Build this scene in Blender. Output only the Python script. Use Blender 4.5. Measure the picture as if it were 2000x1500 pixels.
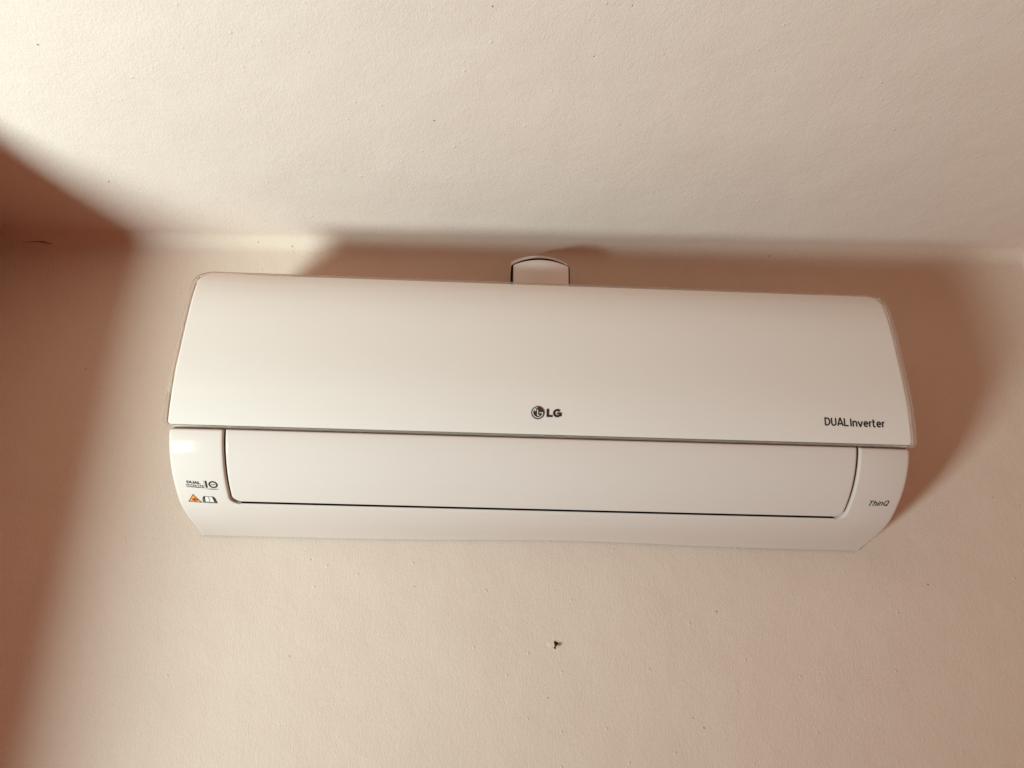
import bpy, bmesh, math, random
from mathutils import Vector, Matrix
random.seed(7)
for o in list(bpy.data.objects): bpy.data.objects.remove(o)
scene = bpy.context.scene
col = scene.collection
R = math.radians

# ------------------------------------------------------------------ camera
cd = bpy.data.cameras.new('camera'); cam = bpy.data.objects.new('camera', cd); col.objects.link(cam)
right = Vector((0.99895741, -0.04215518, 0.01752258))
up = Vector((-0.03087321, -0.34107428, 0.93952923))
fwd = Vector((0.03362952, 0.93909066, 0.34202014))
cam.matrix_world = Matrix(((right.x, up.x, -fwd.x, -0.06888), (right.y, up.y, -fwd.y, -0.98889),
                           (right.z, up.z, -fwd.z, -0.14444), (0, 0, 0, 1)))
cd.sensor_width = 36; cd.lens = 27.036; cd.clip_start = 0.02; cd.clip_end = 50
scene.camera = cam

# ------------------------------------------------------------------ light
w = bpy.data.worlds.new('World'); scene.world = w; w.use_nodes = True
bg = w.node_tree.nodes['Background']
bg.inputs[0].default_value = (0.20, 0.032, 0.008, 1); bg.inputs[1].default_value = 1.0   # dim warm room behind the camera
ld = bpy.data.lights.new('window_light', 'AREA'); ld.shape = 'RECTANGLE'; ld.size = 0.62; ld.size_y = 0.62
ld.energy = 181; ld.color = (0.583, 0.902, 1.0)
lo = bpy.data.objects.new('window_light', ld); col.objects.link(lo)
LP = Vector((-1.60, -1.42, -1.15)); lo.location = LP
lo.rotation_euler = Vector((-0.50, 1.0, 2.2)).to_track_quat('-Z', 'Y').to_euler()
lo.rotation_euler = (lo.rotation_euler.to_matrix() @ Matrix.Rotation(R(40), 3, 'Z')).to_euler()
scene.view_settings.view_transform = 'Standard'; scene.view_settings.look = 'None'
scene.view_settings.exposure = 0; scene.view_settings.gamma = 1
scene.render.engine = 'CYCLES'
scene.cycles.diffuse_bounces = 4
scene.cycles.transmission_bounces = 8; scene.cycles.glossy_bounces = 4

# ------------------------------------------------------------------ materials
def mat(name, color, rough=0.5, spec=0.5, **kw):
    m = bpy.data.materials.new(name); m.use_nodes = True
    b = m.node_tree.nodes['Principled BSDF']
    b.inputs['Base Color'].default_value = (*color, 1); b.inputs['Roughness'].default_value = rough
    b.inputs['Specular IOR Level'].default_value = spec
    for k, v in kw.items(): b.inputs[k.replace('_', ' ')].default_value = v
    return m

def plaster(name, color, pit_seed=0.0, rot=0.0, streak=1.0):
    m = mat(name, color, 0.85, 0.15); nt = m.node_tree; N = nt.nodes; L = nt.links
    b = N['Principled BSDF']
    def node(t, **kw):
        n = N.new(t)
        for k, v in kw.items(): setattr(n, k, v)
        return n
    tc = node('ShaderNodeTexCoord'); mp = node('ShaderNodeMapping'); mp.inputs['Location'].default_value = (pit_seed,)*3
    L.new(tc.outputs['Object'], mp.inputs[0])
    def noise(scale, detail=3, rough=0.5, sc=(1, 1, 1)):
        mm = node('ShaderNodeMapping'); mm.inputs['Scale'].default_value = sc
        L.new(mp.outputs[0], mm.inputs[0])
        n = node('ShaderNodeTexNoise'); n.inputs['Scale'].default_value = scale
        n.inputs['Detail'].default_value = detail; n.inputs['Roughness'].default_value = rough
        L.new(mm.outputs[0], n.inputs[0]); return n.outputs[0]
    def math_(op, a, c, clamp=False):
        n = node('ShaderNodeMath', operation=op, use_clamp=clamp)
        for i, v in enumerate((a, c)):
            if isinstance(v, (int, float)): n.inputs[i].default_value = v
            elif v is not None: L.new(v, n.inputs[i])
        return n.outputs[0]
    # heights in metres
    fine = math_('MULTIPLY', noise(430, 2, .6, streak), 0.00055)
    mid = math_('MULTIPLY', noise(170, 3, .55, streak), 0.00042)
    broad = math_('MULTIPLY', noise(14, 3, .5), 0.0026)
    h = math_('ADD', math_('ADD', fine, mid), broad)
    # raised grains
    vo = node('ShaderNodeTexVoronoi'); vo.inputs['Scale'].default_value = 75; L.new(mp.outputs[0], vo.inputs['Vector'])
    wn = node('ShaderNodeSeparateColor'); L.new(vo.outputs['Color'], wn.inputs[0])
    pick = math_('GREATER_THAN', wn.outputs[0], 0.88)
    g = math_('MULTIPLY', math_('MULTIPLY', math_('SUBTRACT', 0.16, vo.outputs['Distance'], True), pick), 0.005)
    h = math_('ADD', h, g)
    # pits, a few of them dirty
    vp = node('ShaderNodeTexVoronoi'); vp.inputs['Scale'].default_value = 30; L.new(mp.outputs[0], vp.inputs['Vector'])
    wp = node('ShaderNodeSeparateColor'); L.new(vp.outputs['Color'], wp.inputs[0])
    pit = math_('MULTIPLY', math_('MULTIPLY', math_('SUBTRACT', 0.046, vp.outputs['Distance'], True), math_('GREATER_THAN', wp.outputs[1], 0.72)), 24.0, True)
    h = math_('SUBTRACT', h, math_('MULTIPLY', pit, 0.0012))
    bu = node('ShaderNodeBump'); bu.inputs['Distance'].default_value = 1.0; bu.inputs['Strength'].default_value = 0.8
    L.new(h, bu.inputs['Height']); L.new(bu.outputs[0], b.inputs['Normal'])
    # colour: faint mottling and dirt in the pits
    mix = node('ShaderNodeMix', data_type='RGBA'); mix.inputs['A'].default_value = (color[0]*.96, color[1]*.95, color[2]*.94, 1)
    mix.inputs['B'].default_value = (min(1, color[0]*1.04), color[1]*1.05, color[2]*1.06, 1)
    L.new(noise(9, 4, .6), mix.inputs['Factor'])
    mx2 = node('ShaderNodeMix', data_type='RGBA'); L.new(mix.outputs['Result'], mx2.inputs['A'])
    mx2.inputs['B'].default_value = (0.16, 0.09, 0.05, 1)
    L.new(math_('MULTIPLY', pit, math_('GREATER_THAN', wp.outputs[2], 0.45)), mx2.inputs['Factor'])
    L.new(mx2.outputs['Result'], b.inputs['Base Color'])
    return m

WALL = (0.64, 0.430, 0.320)
M = {}
M['wall'] = plaster('wall_plaster', WALL, 3.1, streak=(1.5, 1.0, 0.75))
M['ceiling'] = plaster('ceiling_plaster', (0.655, 0.445, 0.345), 11.7, streak=(1.2, .8, 1))
M['side'] = plaster('side_wall_plaster', WALL, 23.3, streak=(1, 1.3, 0.8))
def gloss(name, color, rough, spec):
    m = mat(name, color, rough, spec); nt = m.node_tree; b = nt.nodes['Principled BSDF']
    tc = nt.nodes.new('ShaderNodeTexCoord'); n = nt.nodes.new('ShaderNodeTexNoise'); n.inputs['Scale'].default_value = 6
    nt.links.new(tc.outputs['Object'], n.inputs[0])
    bu = nt.nodes.new('ShaderNodeBump'); bu.inputs['Distance'].default_value = 0.0006; bu.inputs['Strength'].default_value = 0.15
    nt.links.new(n.outputs[0], bu.inputs['Height']); nt.links.new(bu.outputs[0], b.inputs['Normal'])
    return m
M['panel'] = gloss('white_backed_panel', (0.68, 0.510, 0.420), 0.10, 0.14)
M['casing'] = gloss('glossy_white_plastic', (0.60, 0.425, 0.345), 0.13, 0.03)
M['dark'] = mat('dark_plastic_and_recess_shade', (0.010, 0.006, 0.005), 0.9, 0.04)  # device sides; also paints the shade in the flap gap and nail hole
M['ink'] = mat('dark_print', (0.022, 0.012, 0.010), 0.45, 0.3)
M['emblem'] = mat('emblem_dark_metal', (0.045, 0.018, 0.013), 0.35, 0.5)
M['silver'] = mat('emblem_light_line', (0.62, 0.52, 0.44), 0.3, 0.5)
M['orange'] = mat('warning_orange', (0.75, 0.24, 0.05), 0.5, 0.2)
M['orange_dark'] = mat('flame_red_brown', (0.30, 0.045, 0.008), 0.5, 0.2)
M['paper'] = mat('label_white', (0.66, 0.50, 0.41), 0.5, 0.2)
M['clear'] = mat('clear_acrylic', (0.86, 0.72, 0.62), 0.04, 0.5, Transmission_Weight=0.88, IOR=1.46)
M['device'] = mat('satin_white_plastic', (0.76, 0.60, 0.52), 0.2, 0.3)
M['metal'] = mat('rusty_steel', (0.10, 0.055, 0.03), 0.5, 0.5, Metallic=0.6)
M['filler'] = mat('old_filler', (0.65, 0.435, 0.305), 0.9, 0.1)

# ------------------------------------------------------------------ helpers
def link(name, me, m=None, parent=None, smooth=None):
    o = bpy.data.objects.new(name, me); col.objects.link(o)
    if m: me.materials.append(m)
    if parent: o.parent = parent
    if smooth is not None:
        for p in me.polygons: p.use_smooth = True
        if smooth < 180: me.set_sharp_from_angle(angle=R(smooth))
    return o
def mesh(name, verts, faces, m=None, parent=None, smooth=None, fix=True):
    me = bpy.data.meshes.new(name); me.from_pydata([tuple(v) for v in verts], [], faces); me.update()
    if fix:
        bm = bmesh.new(); bm.from_mesh(me); bmesh.ops.remove_doubles(bm, verts=bm.verts, dist=1e-6)
        bmesh.ops.recalc_face_normals(bm, faces=bm.faces); bm.to_mesh(me); bm.free()
    return link(name, me, m, parent, smooth)
def thing(name, label, cat, loc, group=None):
    o = bpy.data.objects.new(name, None); col.objects.link(o); o.location = loc
    o.empty_display_size = .05; o['label'] = label; o['category'] = cat
    return o

# ------------------------------------------------------------------ room
def ceil_z(x): return 0.4328 + 0.0213*(x + 0.037)
XR, XL, RF = 0.745, -0.768, 0.021
def build_room():
    xs = [-0.95 + i*0.03 for i in range(int((XR-RF+.95)/0.03)+1)] + [XR-RF+RF*math.sin(R(a)) for a in range(0, 91, 9)]
    xs = sorted(set(round(x, 5) for x in xs))
    def zrow(x):
        zc = ceil_z(x)
        return [-1.3, -.9, -.5, -.2, 0, .1, .2, .3, .36] + [zc-RF+RF*math.sin(R(a)) for a in range(0, 91, 9)]
    V, F = [], []; nz = len(zrow(0))
    for x in xs:
        for z in zrow(x):
            a = max(0, RF-(ceil_z(x)-z)); b = max(0, RF-(XR-x))
            V.append((x, -(RF-math.sqrt(max(0, RF*RF-a*a-b*b))), z))
    for i in range(len(xs)-1):
        for j in range(nz-1):
            k = i*nz+j; F.append((k, k+nz, k+nz+1, k+1))
    o = mesh('wall_back', V, F, M['wall'], smooth=180, fix=False); o['kind'] = 'structure'
    V, F = [], []
    xs2 = xs
    ys = [-RF, -.1, -.2, -.3, -.4, -.5, -.7, -.9, -1.2, -1.6]
    for x in xs2:
        for y in ys: V.append((x, y, ceil_z(x)))
    n = len(ys)
    for i in range(len(xs2)-1):
        for j in range(n-1): F.append((i*n+j, i*n+j+1, (i+1)*n+j+1, (i+1)*n+j))
    o = mesh('ceiling', V, F, M['ceiling'], smooth=180, fix=False); o['kind'] = 'structure'
    # right wall
    zt = ceil_z(XR)
    o = mesh('wall_right', [(XR, -RF, -1.3), (XR, -1.6, -1.3), (XR, -1.6, zt+.01), (XR, -RF, zt+.01),
                            (XR+.1, -RF, -1.3), (XR+.1, -1.6, -1.3), (XR+.1, -1.6, zt+.01), (XR+.1, -RF, zt+.01)],
             [(0, 1, 2, 3), (4, 7, 6, 5), (0, 4, 5, 1), (3, 2, 6, 7), (1, 5, 6, 2)], M['side']); o['kind'] = 'structure'
    # unseen slab added at left; free edge shaped to throw a long soft shadow
    V, F = [], []
    zs = [-1.3, -.9, -.6, -.3, 0, .2, .46]
    for z in zs:
        k = max(0.0, (z-.16)/.27); xe = -.752+.075*k; ye = -.34-.01*k-(.16-min(z, .16))*.10; xe -= (.16-min(z, .16))*.067
        V += [(XL, 0.01, z), (xe, ye, z), (xe-.10, ye-.02, z), (XL-.10, 0.01, z)]
    for i in range(len(zs)-1):
        for j in range(4):
            F.append((i*4+j, i*4+(j+1) % 4, (i+1)*4+(j+1) % 4, (i+1)*4+j))
    F += [(0, 1, 2, 3), tuple(len(V)-4+i for i in range(4))]
    o = mesh('left_shadow_blocker', V, F, M['side']); o['kind'] = 'structure'
build_room()

# dark ribbon for the hairline crack in the plaster, left, along the wall/ceiling joint
def crack():
    pts = [(-0.735, .0), (-0.722, .0006), (-0.712, .0012), (-0.704, .0010), (-0.697, -.0008), (-0.690, -.0016)]
    wd = [.0001, .0004, .0007, .0011, .0007, .0001]
    V, F = [], []
    for (x, dz), q in zip(pts, wd):
        z0 = ceil_z(x)-.012+dz; a = RF-.012+dz
        y = -(RF-math.sqrt(RF*RF-a*a))-.0006
        V += [(x, y, z0+q), (x, y-.0004, z0), (x, y, z0-q)]
    for i in range(len(pts)-1):
        for j in range(2): F.append((i*3+j, i*3+j+1, i*3+j+4, i*3+j+3))
    o = mesh('plaster_crack', V, F, mat('crack_dark_brown', (.22, .12, .07), .9, .1)); o['kind'] = 'structure'
    o.parent = bpy.data.objects['wall_back']
crack()

# ------------------------------------------------------------------ air conditioner profile (y, z) from the wall up the front
PR = [(0, 0), (-.0138, .0029), (-.0291, .0054), (-.0441, .0079), (-.0576, .0105), (-.0685, .0134), (-.0817, .0170), (-.0931, .0214),
      (-.1030, .0272), (-.1141, .0343), (-.1240, .0416), (-.1332, .0500), (-.1406, .0588), (-.1476, .0681), (-.1532, .0777),
      (-.1577, .0888), (-.1600, .0990), (-.1622, .1115), (-.1638, .1256), (-.1647, .1404), (-.1645, .1559), (-.1634, .1750),
      (-.1615, .1949), (-.1592, .2185), (-.1566, .2426), (-.1534, .2611), (-.1475, .2825), (-.1385, .2990), (-.132, .3080)]
# smooth slightly, then resample by arc length
def smooth(p):
    return [p[0]] + [tuple((p[i-1][k]+2*p[i][k]+p[i+1][k])/4 for k in (0, 1)) for i in range(1, len(p)-1)] + [p[-1]]
PR = smooth(PR)
S = [0.0]
for a, b in zip(PR, PR[1:]): S.append(S[-1]+math.dist(a, b))
def cr(i, t):
    p = [PR[max(0, min(len(PR)-1, i+k))] for k in (-1, 0, 1, 2)]
    return tuple(0.5*((2*p[1][c]) + (-p[0][c]+p[2][c])*t + (2*p[0][c]-5*p[1][c]+4*p[2][c]-p[3][c])*t*t + (-p[0][c]+3*p[1][c]-3*p[2][c]+p[3][c])*t**3) for c in (0, 1))
def prof(s):
    s = max(0, min(S[-1]-1e-6, s)); i = 0
    while S[i+1] < s: i += 1
    return cr(i, (s-S[i])/(S[i+1]-S[i]))
def pn(s):
    a, b = prof(max(0, s-.002)), prof(min(S[-1]-1e-4, s+.002))
    ty, tz = b[0]-a[0], b[1]-a[1]; l = math.hypot(ty, tz)
    return (-tz/l, ty/l)            # outward (towards the room and down)
def sag(x, s): return 0.004*math.exp(-((x-.045)/.16)**2)*max(0, 1-s/.07)
def P3(x, s, d=0.0):
    y, z = prof(s); ny, nz = pn(s)
    if s < .1972 and abs(x) > .36: d -= .0034*((abs(x)-.36)/.0585)**2*min(1, s/.12)   # the cover ends wrap back a little
    return (x, y+ny*d, z+nz*d+sag(x, s))

ac = thing('air_conditioner', 'long glossy white split air conditioner mounted high on the plaster wall, with clear-edged front panel', 'air conditioner', (0, 0, 0))
BW, PW = 0.4192, 0.4255
S_BT = 0.1966                      # top edge of the lower cover
S_PB, S_PT = 0.1978, 0.4058        # outer rim bottom / top
def frange(a, b, n): return [a+(b-a)*i/n for i in range(n+1)]

# lower cover with the flap opening
VW, VS, VR = 0.3585, 0.0985, 0.011   # opening half width, bottom, corner radius
def open_w(s, W=VW, s0=VS, r=VR):
    if s >= s0+r: return W
    t = (r-(s-s0))/r; return W-r+r*math.sqrt(max(0, 1-t*t))
def cover():
    V, F = [], []
    edge = [(BW-.0035+.0035*math.sin(R(a)), -.0035*(1-math.cos(R(a)))) for a in (90, 67, 45, 22, 0)]  # rounded outer edge, from side inwards
    edge = [(BW, -.010)] + edge
    # left / right columns beside the opening
    rows_up = [VS+VR*(1-math.cos(R(a))) for a in range(0, 90, 10)] + frange(VS+VR, S_BT-.003, 12) + [S_BT-.0015, S_BT-.0005, S_BT]
    rows_lo = frange(0.004, VS, 26)
    def topd(s):                      # rounds the top edge back
        q = max(0, .003-(S_BT-s)); return -(.003-math.sqrt(max(0, .003**2-q*q)))
    def cornerw(s):                    # small rounding of the upper outer corner
        q = max(0, .004-(S_BT-s)); return .004-math.sqrt(max(0, .004**2-q*q))
    for sg in (-1, 1):
        base = len(V); n = 0
        for s in rows_up:
            wo = open_w(s); dw = cornerw(s)
            row = [(x-dw, d) for x, d in edge] + [(BW-.0055, 0), (BW-.010, 0), (BW-.016, 0), (BW-.023, 0), (BW-.031, 0), (BW-.040, 0), (BW-.048, 0), (wo+.0032, 0), (wo+.0012, 0), (wo+.0003, -.0006), (wo, -.0014), (wo, -.0055)]
            n = len(row)
            for x, d in row: V.append(P3(sg*x, s, d+topd(s)))
        for i in range(len(rows_up)-1):
            for j in range(n-1): k = base+i*n+j; F.append((k, k+1, k+n+1, k+n))
    # lower strip
    inner = frange(-(VW-VR), VW-VR, 40)
    row = [(-x, d) for x, d in edge] + [(-(BW-.0055), 0), (-(BW-.010), 0), (-(BW-.016), 0), (-(BW-.023), 0), (-(BW-.031), 0), (-(BW-.040), 0), (-(BW-.048), 0), (-(VW+.004), 0)] + [(x, 0) for x in inner] + [(VW+.004, 0), (BW-.048, 0), (BW-.040, 0), (BW-.031, 0), (BW-.023, 0), (BW-.016, 0), (BW-.010, 0), (BW-.0055, 0)] + [(x, d) for x, d in reversed(edge)]
    base = len(V); n = len(row)
    for s in rows_lo:
        for x, d in row: V.append(P3(x, s, d if s > .012 or d == 0 else d*s/.012))
    for i in range(len(rows_lo)-1):
        for j in range(n-1): k = base+i*n+j; F.append((k, k+1, k+n+1, k+n))
    # lip of the opening at its bottom
    base = len(V)
    for x in inner: V += [P3(x, VS, 0), P3(x, VS+.0005, -.0005), P3(x, VS+.0006, -.0011)]
    for i in range(len(inner)-1):
        for j in range(2): k = base+i*3+j; F.append((k, k+1, k+4, k+3))
    # fillers between the lower strip and the columns (corner columns at the row VS)
    for sg in (-1, 1):
        base = len(V)
        V.extend([P3(sg*(VW-VR), VS, 0), P3(sg*(VW+.004), VS, 0), P3(sg*(VW-VR), VS-.0005, 0), P3(sg*(VW+.004), VS-.0005, 0)])
        F.append((base, base+1, base+3, base+2))
    # top lip going back
    base = len(V)
    led = [(S_BT-.0002, -.0028), (S_BT, -.0050), (S_BT+.012, -.0050)]
    for x in (-BW+.003, BW-.003):
        for s, d in led: V.append(P3(x, s, d))
    for j in range(2): F.append((base+j, base+j+1, base+3+j+1, base+3+j))
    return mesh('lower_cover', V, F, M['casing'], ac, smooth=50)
lower = cover()

# flap
def flap():
    FWd, F0, F1, r = VW-.0028, VS+.0046, 0.1968, 0.0095
    rows = [F0+r*(1-math.cos(R(a))) for a in range(0, 90, 10)] + frange(F0+r, F1-.002, 14) + [F1-.0008, F1]
    V, F = [], []
    def wv(s): return open_w(s, FWd, F0, r)
    n = 0
    for s in rows:
        wd = wv(s); q = max(0, .002-(F1-s)); dt = -(.002-math.sqrt(max(0, .002**2-q*q)))
        xs = [(-wd, -.010), (-wd, -.0018), (-wd+.0005, -.0005), (-wd+.0018, 0), (-wd+.0035, 0)] + [(t*(wd-.0018), 0) for t in frange(-.9, .9, 18)] + [(wd-.0035, 0), (wd-.0018, 0), (wd-.0005, -.0005), (wd, -.0018), (wd, -.010)]
        n = len(xs)
        for x, d in xs: V.append(P3(x, s, d+dt-.0006))
    for i in range(len(rows)-1):
        for j in range(n-1): k = i*n+j; F.append((k, k+1, k+n+1, k+n))
    base = len(V); xs = frange(-(FWd-r), FWd-r, 20)
    for x in xs: V += [P3(x, F0, -.0006), P3(x, F0-.0003, -.0012), P3(x, F0+.0008, -.0022)]
    for i in range(len(xs)-1):
        for j in range(2): k = base+i*3+j; F.append((k, k+1, k+4, k+3))
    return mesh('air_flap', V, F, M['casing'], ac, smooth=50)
flap()

# chassis behind and a black liner painting the shade deep in the flap gap
def extrude_poly(name, pts, x0, x1, m, parent, smooth=30):
    n = len(pts); V = [(x0, y, z) for y, z in pts]+[(x1, y, z) for y, z in pts]
    F = [(i, (i+1) % n, n+(i+1) % n, n+i) for i in range(n)]+[tuple(range(n)), tuple(range(2*n-1, n-1, -1))]
    return mesh(name, V, F, m, parent, smooth)
def off(s, d): y, z = prof(s); a, b = pn(s); return (y+a*d, z+b*d)
pts = [(-.001, .012)] + [off(s, -.013 if s < .2 else -.010) for s in frange(.035, .385, 30)]
pts = [p for p in pts] + [(-.115, .280), (-.001, .286)]
extrude_poly('chassis', pts, -BW+.0022, BW-.0022, M['casing'], ac)
pts = [off(s, -.0095) for s in frange(.072, .197, 16)] + [off(s, -.0115) for s in reversed(frange(.072, .197, 16))]
extrude_poly('outlet_shade_liner', pts, -.372, .372, M['dark'], ac)

# front panel: white backed plate + clear rim
def rrect(w_, s0, s1, rt, rb, n=9):
    L = []
    def arc(cx, cs, r, a0, a1):
        for i in range(n+1):
            a = R(a0+(a1-a0)*i/n); L.append((cx+r*math.cos(a), cs+r*math.sin(a)))
    arc(w_-rb, s0+rb, rb, -90, 0)
    k = len(L)
    L.extend([(w_, s) for s in frange(s0+rb, s1-rt, 26)[1:-1]])
    arc(w_-rt, s1-rt, rt, 0, 90)
    right_ = L[:]
    return right_ + [(-x, s) for x, s in reversed(right_)]
def panel():
    w_, s0, s1, rt, rb = 0.4192, 0.2008, 0.4012, 0.0165, 0.004
    rows = [s0+rb*(1-math.cos(R(a))) for a in range(0, 90, 15)] + frange(s0+rb, s1-rt, 26) + [s1-rt+rt*math.sin(R(a)) for a in range(8, 91, 8)] + [s1]
    rows = sorted(set(round(s, 6) for s in rows))
    def hw(s):
        if s < s0+rb: t = (s0+rb-s)/rb; return w_-rb+rb*math.sqrt(max(0, 1-t*t))
        if s > s1-rt: t = (s-(s1-rt))/rt; return w_-rt+rt*math.sqrt(max(0, 1-t*t))
        return w_
    V, F = [], []; n = 0
    for s in rows:
        h = hw(s)
        xs = [(-h, -.0035), (-h, -.0006), (-h+.0006, 0), (-h+.0025, 0)] + [(t*(h-.0006), 0) for t in frange(-.97, .97, 12)] + [(h-.0025, 0), (h-.0006, 0), (h, -.0006), (h, -.0035)]
        n = len(xs)
        for x, d in xs: V.append(P3(x, s, d))
    for i in range(len(rows)-1):
        for j in range(n-1): k = i*n+j; F.append((k, k+1, k+n+1, k+n))
    # close the bottom and top edges backwards
    for ri in (0, len(rows)-1):
        base = len(V)
        for j in range(1, n-1):
            x = V[ri*n+j][0]; V.append(P3(x, rows[ri], -.0035))
        for j in range(1, n-2): F.append((ri*n+j, ri*n+j+1, base+j, base+j-1))
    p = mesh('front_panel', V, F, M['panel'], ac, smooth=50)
    # clear rim
    out = rrect(PW, S_PB, S_PT, 0.0215, 0.006); inn = rrect(0.4199, 0.2001, 0.4019, 0.0170, 0.0044)
    V, F = [], []; n = len(out); b = .0010
    def lerp(p_, q_, t): return (p_[0]+(q_[0]-p_[0])*t, p_[1]+(q_[1]-p_[1])*t)
    rings = [(0, -.0030), (0, -.0006), (.14, .0004), (.86, .0004), (1, -.0002), (1, -.0030)]
    for t, d in rings:
        for o_, i_ in zip(out, inn): x, s = lerp(o_, i_, t); V.append(P3(x, s, d))
    m_ = len(rings)
    for r_ in range(m_):
        for i in range(n):
            a, c = i, (i+1) % n; q = (r_+1) % m_
            F.append((r_*n+a, r_*n+c, q*n+c, q*n+a))
    mesh('clear_rim', V, F, M['clear'], p, smooth=35)
    return p
pnl = panel()

# ------------------------------------------------------------------ printing and badges on the curved fronts
def ribbon(pts, wd, closed=False):
    n = len(pts); L_, R_ = [], []
    for i, p in enumerate(pts):
        a = pts[i-1] if (i > 0 or closed) else None; b = pts[(i+1) % n] if (i < n-1 or closed) else None
        def u(p_, q_): d = (q_[0]-p_[0], q_[1]-p_[1]); l = math.hypot(*d) or 1e-9; return (d[0]/l, d[1]/l)
        d1 = u(a, p) if a else u(p, b); d2 = u(p, b) if b else d1
        nx, ny = -(d1[1]+d2[1]), d1[0]+d2[0]; l = math.hypot(nx, ny) or 1e-9; nx /= l; ny /= l
        k = max(.45, abs(-d1[1]*nx+d1[0]*ny)); h = wd/2/k
        L_.append((p[0]+nx*h, p[1]+ny*h)); R_.append((p[0]-nx*h, p[1]-ny*h))
    q = []
    for i in range(n if closed else n-1):
        j = (i+1) % n; q.append([L_[i], R_[i], R_[j], L_[j]])
    return q
def arc(cx, cy, rx, ry, a0, a1, n=14): return [(cx+rx*math.cos(R(a0+(a1-a0)*i/n)), cy+ry*math.sin(R(a0+(a1-a0)*i/n))) for i in range(n+1)]
def decal(name, polys, m, parent, base=.0002, th=.0002):
    V, F = [], []
    for k, p in enumerate(polys):
        b0 = len(V); n = len(p); e = 1e-5*(k % 7)
        V += [P3(x, s, base+th+e) for x, s in p]+[P3(x, s, base) for x, s in p]
        F.append(tuple(range(b0, b0+n)))
        F += [(b0+i, b0+n+i, b0+n+(i+1) % n, b0+(i+1) % n) for i in range(n)]
    return mesh(name, V, F, m, parent, fix=False)
def place(strokes, x, s, h, wd, shear=0.0, sx=1.0):
    q = []
    for st in strokes:
        cl = st[0] == 'c'; pts = st[1] if cl else st
        q += ribbon([(x+(u*sx+v*shear)*h, s+v*h) for u, v in pts], wd*h, cl)
    return q
G = {}
G['D'] = (.62, [[(.03, .04), (.03, .96), (.22, .96)] + arc(.22, .52, .36, .44, 85, -85, 12) + [(.22, .04), (.03, .04)]])
G['U'] = (.62, [[(.04, 1), (.04, .36)] + arc(.30, .34, .26, .30, 180, 360, 12) + [(.56, 1)]])
G['A'] = (.66, [[(.0, 0), (.30, .98), (.36, .98), (.66, 0)], [(.13, .26), (.53, .26)]])
G['L'] = (.52, [[(.04, 1), (.04, .04), (.52, .04)]])
G['I'] = (.10, [[(.04, 1), (.04, 0)]])
G['n'] = (.50, [[(.04, .72), (.04, 0)], [(.04, .44)] + arc(.25, .46, .21, .22, 180, 0, 10) + [(.46, 0)]])
G['v'] = (.52, [[(.0, .70), (.24, .04), (.28, .04), (.52, .70)]])
G['e'] = (.52, [[(.06, .38), (.47, .38)] + arc(.27, .36, .22, .31, 5, 300, 16) + [(.46, .10)]])
G['r'] = (.24, [[(.04, .72), (.04, 0)], [(.04, .40)] + arc(.26, .42, .22, .25, 180, 85, 7)])
G['t'] = (.34, [[(.10, .98), (.10, .22)] + arc(.26, .20, .16, .16, 180, 275, 6) + [(.34, .04)], [(.0, .68), (.32, .68)]])
G['T'] = (.60, [[(0, .95), (.64, .95)], [(.30, .95), (.30, 0)]])
G['h'] = (.50, [[(.04, 1), (.04, 0)], [(.04, .42)] + arc(.25, .44, .21, .22, 180, 0, 10) + [(.46, 0)]])
G['i'] = (.08, [[(.04, .68), (.04, 0)], [(.04, .98), (.04, .86)]])
G['Q'] = (.78, [('c', arc(.36, .50, .33, .46, 0, 345, 24)), [(.40, .04), (.80, .04)], [(.46, .24), (.60, .04)]])
def write(txt, x0, x1, s, h, wd, shear=0.0, gap=.14):
    tot = 0
    for ch in txt: tot += (.22 if ch == ' ' else G[ch][0])+gap
    tot -= gap; sx = (x1-x0-shear*h)/(tot*h); u = 0; q = []
    for ch in txt:
        if ch != ' ': q += place(G[ch][1], x0+u*sx*h, s, h, wd, shear, sx)
        u += (.22 if ch == ' ' else G[ch][0])+gap
    return q
# round emblem with its two letters
em = decal('round_emblem', [arc(-.0097, .2254, .0074, .0074, 0, 350, 35)], M['emblem'], pnl, .0001, .0008)
cx, cy, r = -.0097, .2254, .0074
lines = ribbon(arc(cx, cy, r*.76, r*.76, 92, 357, 30) + [(cx+.76*r, cy), (cx+.26*r, cy)], r*.13)
lines += ribbon([(cx-.02*r, cy+.44*r), (cx-.02*r, cy-.40*r), (cx+.24*r, cy-.40*r)], r*.14)
lines += [arc(cx-.36*r, cy+.36*r, r*.14, r*.14, 0, 330, 11)]
decal('emblem_line', lines, M['silver'], pnl, .0010, .0001)
h = .0091; x = .0003; s = .2209
q = [[(x, s), (x+.0067, s), (x+.0067, s+.0021), (x+.0026, s+.0021), (x+.0026, s+h), (x, s+h)]]
gx, gs = x+.0121, s+h/2
q += ribbon(arc(gx, gs, .0037, h/2-.0011, 42, 360, 26), .0023)
q += ribbon([(gx-.0002, gs-.0002), (gx+.0048, gs-.0002)], .0018)
q += ribbon([(gx+.0038, gs-.0002), (gx+.0038, gs-.0034)], .0020)
decal('brand_lettering', q, M['ink'], pnl, .0001, .0006)
decal('panel_lettering', write('DUAL', .3196, .3466, .2207, .0088, .175, gap=.17)+write('Inverter', .3492, .3882, .2203, .0088, .175, gap=.17), M['ink'], pnl, .0001, .0002)
decal('cover_lettering', write('ThinQ', .3795, .4052, .1225, .0078, .14, shear=.18, gap=.2), M['ink'], lower, .0001, .0002)

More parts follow.
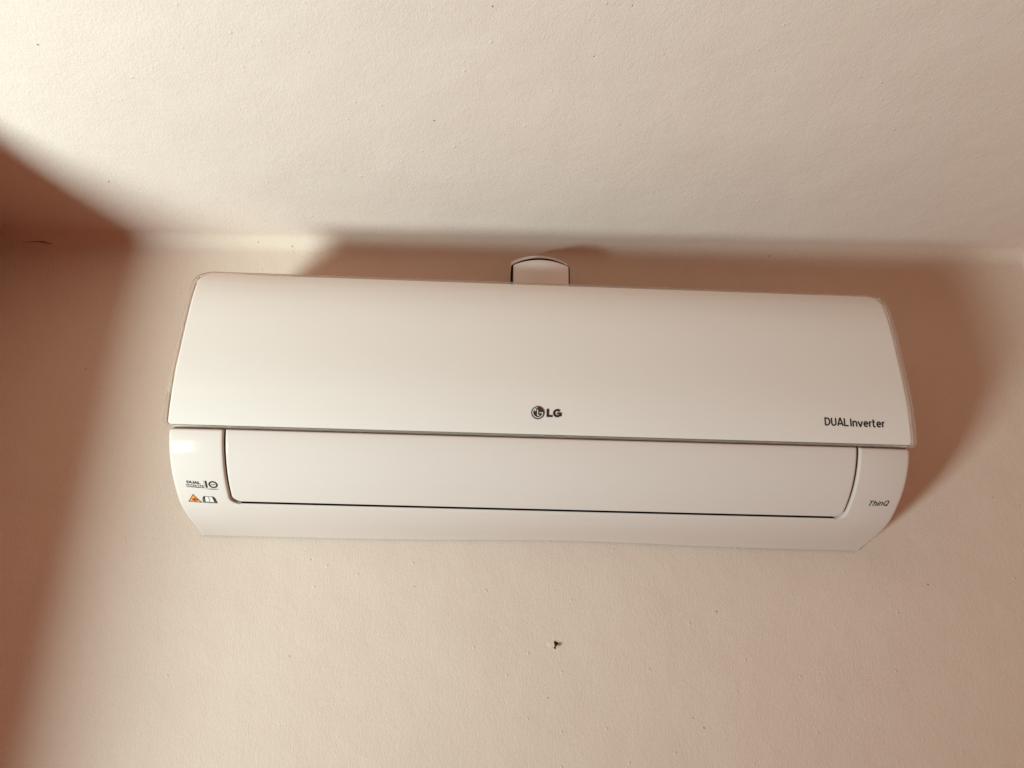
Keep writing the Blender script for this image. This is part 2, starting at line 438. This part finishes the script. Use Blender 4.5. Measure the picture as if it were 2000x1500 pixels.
def font_polys(txt, x0, x1, s, h, bold=0.0):
    cu = bpy.data.curves.new('tmp', 'FONT'); cu.body = txt; cu.size = 1; cu.offset = bold; cu.resolution_u = 2
    ob = bpy.data.objects.new('tmp', cu); col.objects.link(ob)
    bpy.context.view_layer.update()
    me = bpy.data.meshes.new_from_object(ob.evaluated_get(bpy.context.evaluated_depsgraph_get()))
    vs = [v.co.copy() for v in me.vertices]; a, b = min(v.x for v in vs), max(v.x for v in vs); c, d = min(v.y for v in vs), max(v.y for v in vs)
    polys = [[(x0+(vs[i].x-a)/(b-a)*(x1-x0), s+(vs[i].y-c)/(d-c)*h) for i in p.vertices] for p in me.polygons]
    bpy.data.objects.remove(ob); bpy.data.meshes.remove(me); bpy.data.curves.remove(cu)
    return polys
q = font_polys('DUAL', -.4030, -.3875, .1287, .0040, .045)
q += font_polys('I N V E R T E R', -.4045, -.3840, .1254, .0021, .04)
q += font_polys('COMPRESSOR', -.4045, -.3840, .1231, .0016, .030)
q += ribbon([(-.3822, .1212), (-.3822, .1345)], .00018)
q += ribbon([(-.3788-.0012, .1340), (-.3788-.0012, .1240)], .0022)
q += ribbon(arc(-.3722, .1290, .0043, .0041, 0, 348, 30), .0018, True)
q += font_polys('YEAR', -.3747, -.3697, .1282, .0014, .01)
q += font_polys('WARRANTY', -.3800, -.3672, .1216, .0013, .01)
q = [[(x-.0010 if x > -.383 else x, s) for x, s in p] for p in q]
decal('warranty_lettering', q, M['ink'], lower, .0001, .0001)
tx, ts = -.3992, .0993
decal('warning_triangle', [[(tx-.0076, ts), (tx+.0076, ts), (tx, ts+.0128)]], M['orange'], lower, .0001, .0001)
decal('triangle_border', ribbon([(tx-.0074, ts+.0002), (tx+.0074, ts+.0002), (tx, ts+.0126)], .0007, True), M['ink'], lower, .0002, .0002)
fl = [[(tx-.0030, ts+.0030), (tx-.0008, ts+.0024), (tx+.0020, ts+.0032), (tx+.0014, ts+.0052), (tx+.0002, ts+.0080), (tx-.0004, ts+.0058), (tx-.0020, ts+.0060)]]
fl += ribbon(arc(tx+.0010, ts+.0040, .0024, .0022, 0, 330, 14), .0006, True)
decal('flame_symbol', fl, M['orange_dark'], lower, .0002, .0002)
bx, bs = -.3818, .0996
decal('manual_page', [[(bx-.0052, bs+.0018), (bx-.0004, bs+.0014), (bx-.0004, bs+.0100), (bx-.0040, bs+.0106)], [(bx+.0004, bs+.0014), (bx+.0052, bs+.0018), (bx+.0040, bs+.0106), (bx+.0004, bs+.0100)]], M['paper'], lower, .0001, .0001)
bl = ribbon([(bx-.0054, bs+.0016), (bx-.0042, bs+.0108), (bx, bs+.0102), (bx+.0042, bs+.0108), (bx+.0054, bs+.0016), (bx, bs+.0012)], .0005, True)
bl += ribbon([(bx, bs+.0012), (bx, bs+.0102)], .0004)
for k in (1, 2, 3):
    for sg in (-1, 1):
        bl += ribbon([(bx+sg*(.0052+.0010*k), bs+.0004), (bx+sg*(.0042+.0010*k), bs+.0106-.0010*k), (bx+sg*(.0036+.0006*k), bs+.0108)], .00035)
bl += ribbon([(bx-.0082, bs+.0003), (bx, bs-.0001), (bx+.0082, bs+.0003)], .0005)
decal('manual_symbol', bl, M['ink'], lower, .0002, .0002)

# ------------------------------------------------------------------ small device peeking over the panel
def device():
    d = thing('wall_device', 'small rounded white plastic device with dark sides peeking above the air conditioner', 'device', (0, -.05, .29))
    def arch(hw, z0, zs, zt, n=16, r=.006):
        p = [(-hw, z0)]
        R0 = ((hw*hw)+(zt-zs)**2)/(2*(zt-zs)); cz = zt-R0; a = math.asin(min(1, hw/R0))
        for i in range(n+1):
            t = -a+2*a*i/n; p.append((R0*math.sin(t), cz+R0*math.cos(t)))
        p.append((hw, z0)); return p
    def slab(name, pr, y0, y1, m, bulge=0.0, lean=0.0, xoff=0.0):
        n = len(pr); V, F = [], []
        zc = sum(p[1] for p in pr)/n
        V = [(x+xoff, y1, z) for x, z in pr]                              # back
        b0 = len(V); ks = [1.0, .97, .90, .75, .5, .25]
        for k in ks:
            dy = (y0-y1)*(1 if k < 1 else .75)
            for x, z in pr: V.append((x*k+xoff, y1+dy-bulge*(1-k*k), zc+(z-zc)*k))
        V.append((xoff, y0-bulge, zc)); c = len(V)-1
        for i in range(n):
            j = (i+1) % n; F.append((i, j, b0+j, b0+i))
            for q_ in range(len(ks)-1): F.append((b0+q_*n+i, b0+q_*n+j, b0+(q_+1)*n+j, b0+(q_+1)*n+i))
            F.append((b0+(len(ks)-1)*n+i, b0+(len(ks)-1)*n+j, c))
        F.append(tuple(range(n)))
        o = mesh(name, V, F, m, None, smooth=40); o.parent = d; o.matrix_parent_inverse = Matrix.Translation((0, .05, -.29)); return o
    slab('front_shell', arch(.0372, .285, .3580, .3670), -.076, -.068, M['device'], .006)
    slab('side_vent', arch(.0400, .285, .3622, .3746), -.068, -.045, M['dark'])
    slab('rear_shell', arch(.0400, .285, .3800, .3910), -.045, -.030, M['device'])
device()

# ------------------------------------------------------------------ bent nail in the wall below
def nail():
    nx, nz = .026, -.121
    t = thing('nail', 'tiny bent rusty nail left in a chipped hole in the wall below the air conditioner', 'nail', (nx, 0, nz))
    def tube(name, pts, rads, m, seg=10):
        V, F = [], []
        for i, (p, r_) in enumerate(zip(pts, rads)):
            a = Vector(pts[max(0, i-1)]); b = Vector(pts[min(len(pts)-1, i+1)]); dr = (b-a).normalized()
            u = dr.cross(Vector((0, 0, 1))); u = u.normalized() if u.length > .1 else Vector((1, 0, 0)); v = dr.cross(u)
            for k in range(seg):
                an = 2*math.pi*k/seg; V.append(Vector(p)+u*r_*math.cos(an)+v*r_*math.sin(an))
        for i in range(len(pts)-1):
            for k in range(seg): F.append((i*seg+k, i*seg+(k+1) % seg, (i+1)*seg+(k+1) % seg, (i+1)*seg+k))
        F += [tuple(range(seg)), tuple(range((len(pts)-1)*seg, len(pts)*seg))]
        o = mesh(name, V, F, m, None, smooth=40); o.parent = t; return o
    tube('shank', [(0, .004, .0), (0, -.002, -.0002), (-.0004, -.0045, -.0016), (-.0016, -.0060, -.0040)], [.0009, .0009, .0009, .0008], M['metal'])
    tube('nail_head', [(-.0016, -.0060, -.0040), (-.0019, -.0063, -.0046)], [.0017, .0017], M['metal'])
    # chipped hole, its inner shade painted as a flat dark disc
    V, F = [], []; n = 18
    for i in range(n):
        a = 2*math.pi*i/n; q_ = .0024*(1+.25*math.sin(3*a+1))
        V += [(q_*math.cos(a)*1.0, -.0007, q_*math.sin(a)*1.3+.0006), (q_*.5*math.cos(a), -.0009, q_*.6*math.sin(a)+.0006)]
    for i in range(n): j = (i+1) % n; F.append((2*i, 2*j, 2*j+1, 2*i+1))
    F.append(tuple(2*i+1 for i in range(n)))
    o = mesh('hole', V, F, M['dark'], None); o.parent = t
    # low mound of old filler round it
    V, F = [(-.003, -.0007, .001)], []; n = 22
    for q_, y in ((.45, -.0006), (.8, -.0003), (1, .0002)):
        for i in range(n):
            a = 2*math.pi*i/n; k = 1+.18*math.sin(2*a+.5)+.10*math.sin(5*a)
            V.append((-.003+.0085*q_*k*math.cos(a), y, .001+.0045*q_*k*math.sin(a)))
    for i in range(n):
        j = (i+1) % n; F.append((0, 1+i, 1+j))
        for b in (0, 1): F.append((1+b*n+i, 1+b*n+j, 1+(b+1)*n+j, 1+(b+1)*n+i))
    o = mesh('filler', V, F, M['filler'], None, smooth=60); o.parent = t
nail()
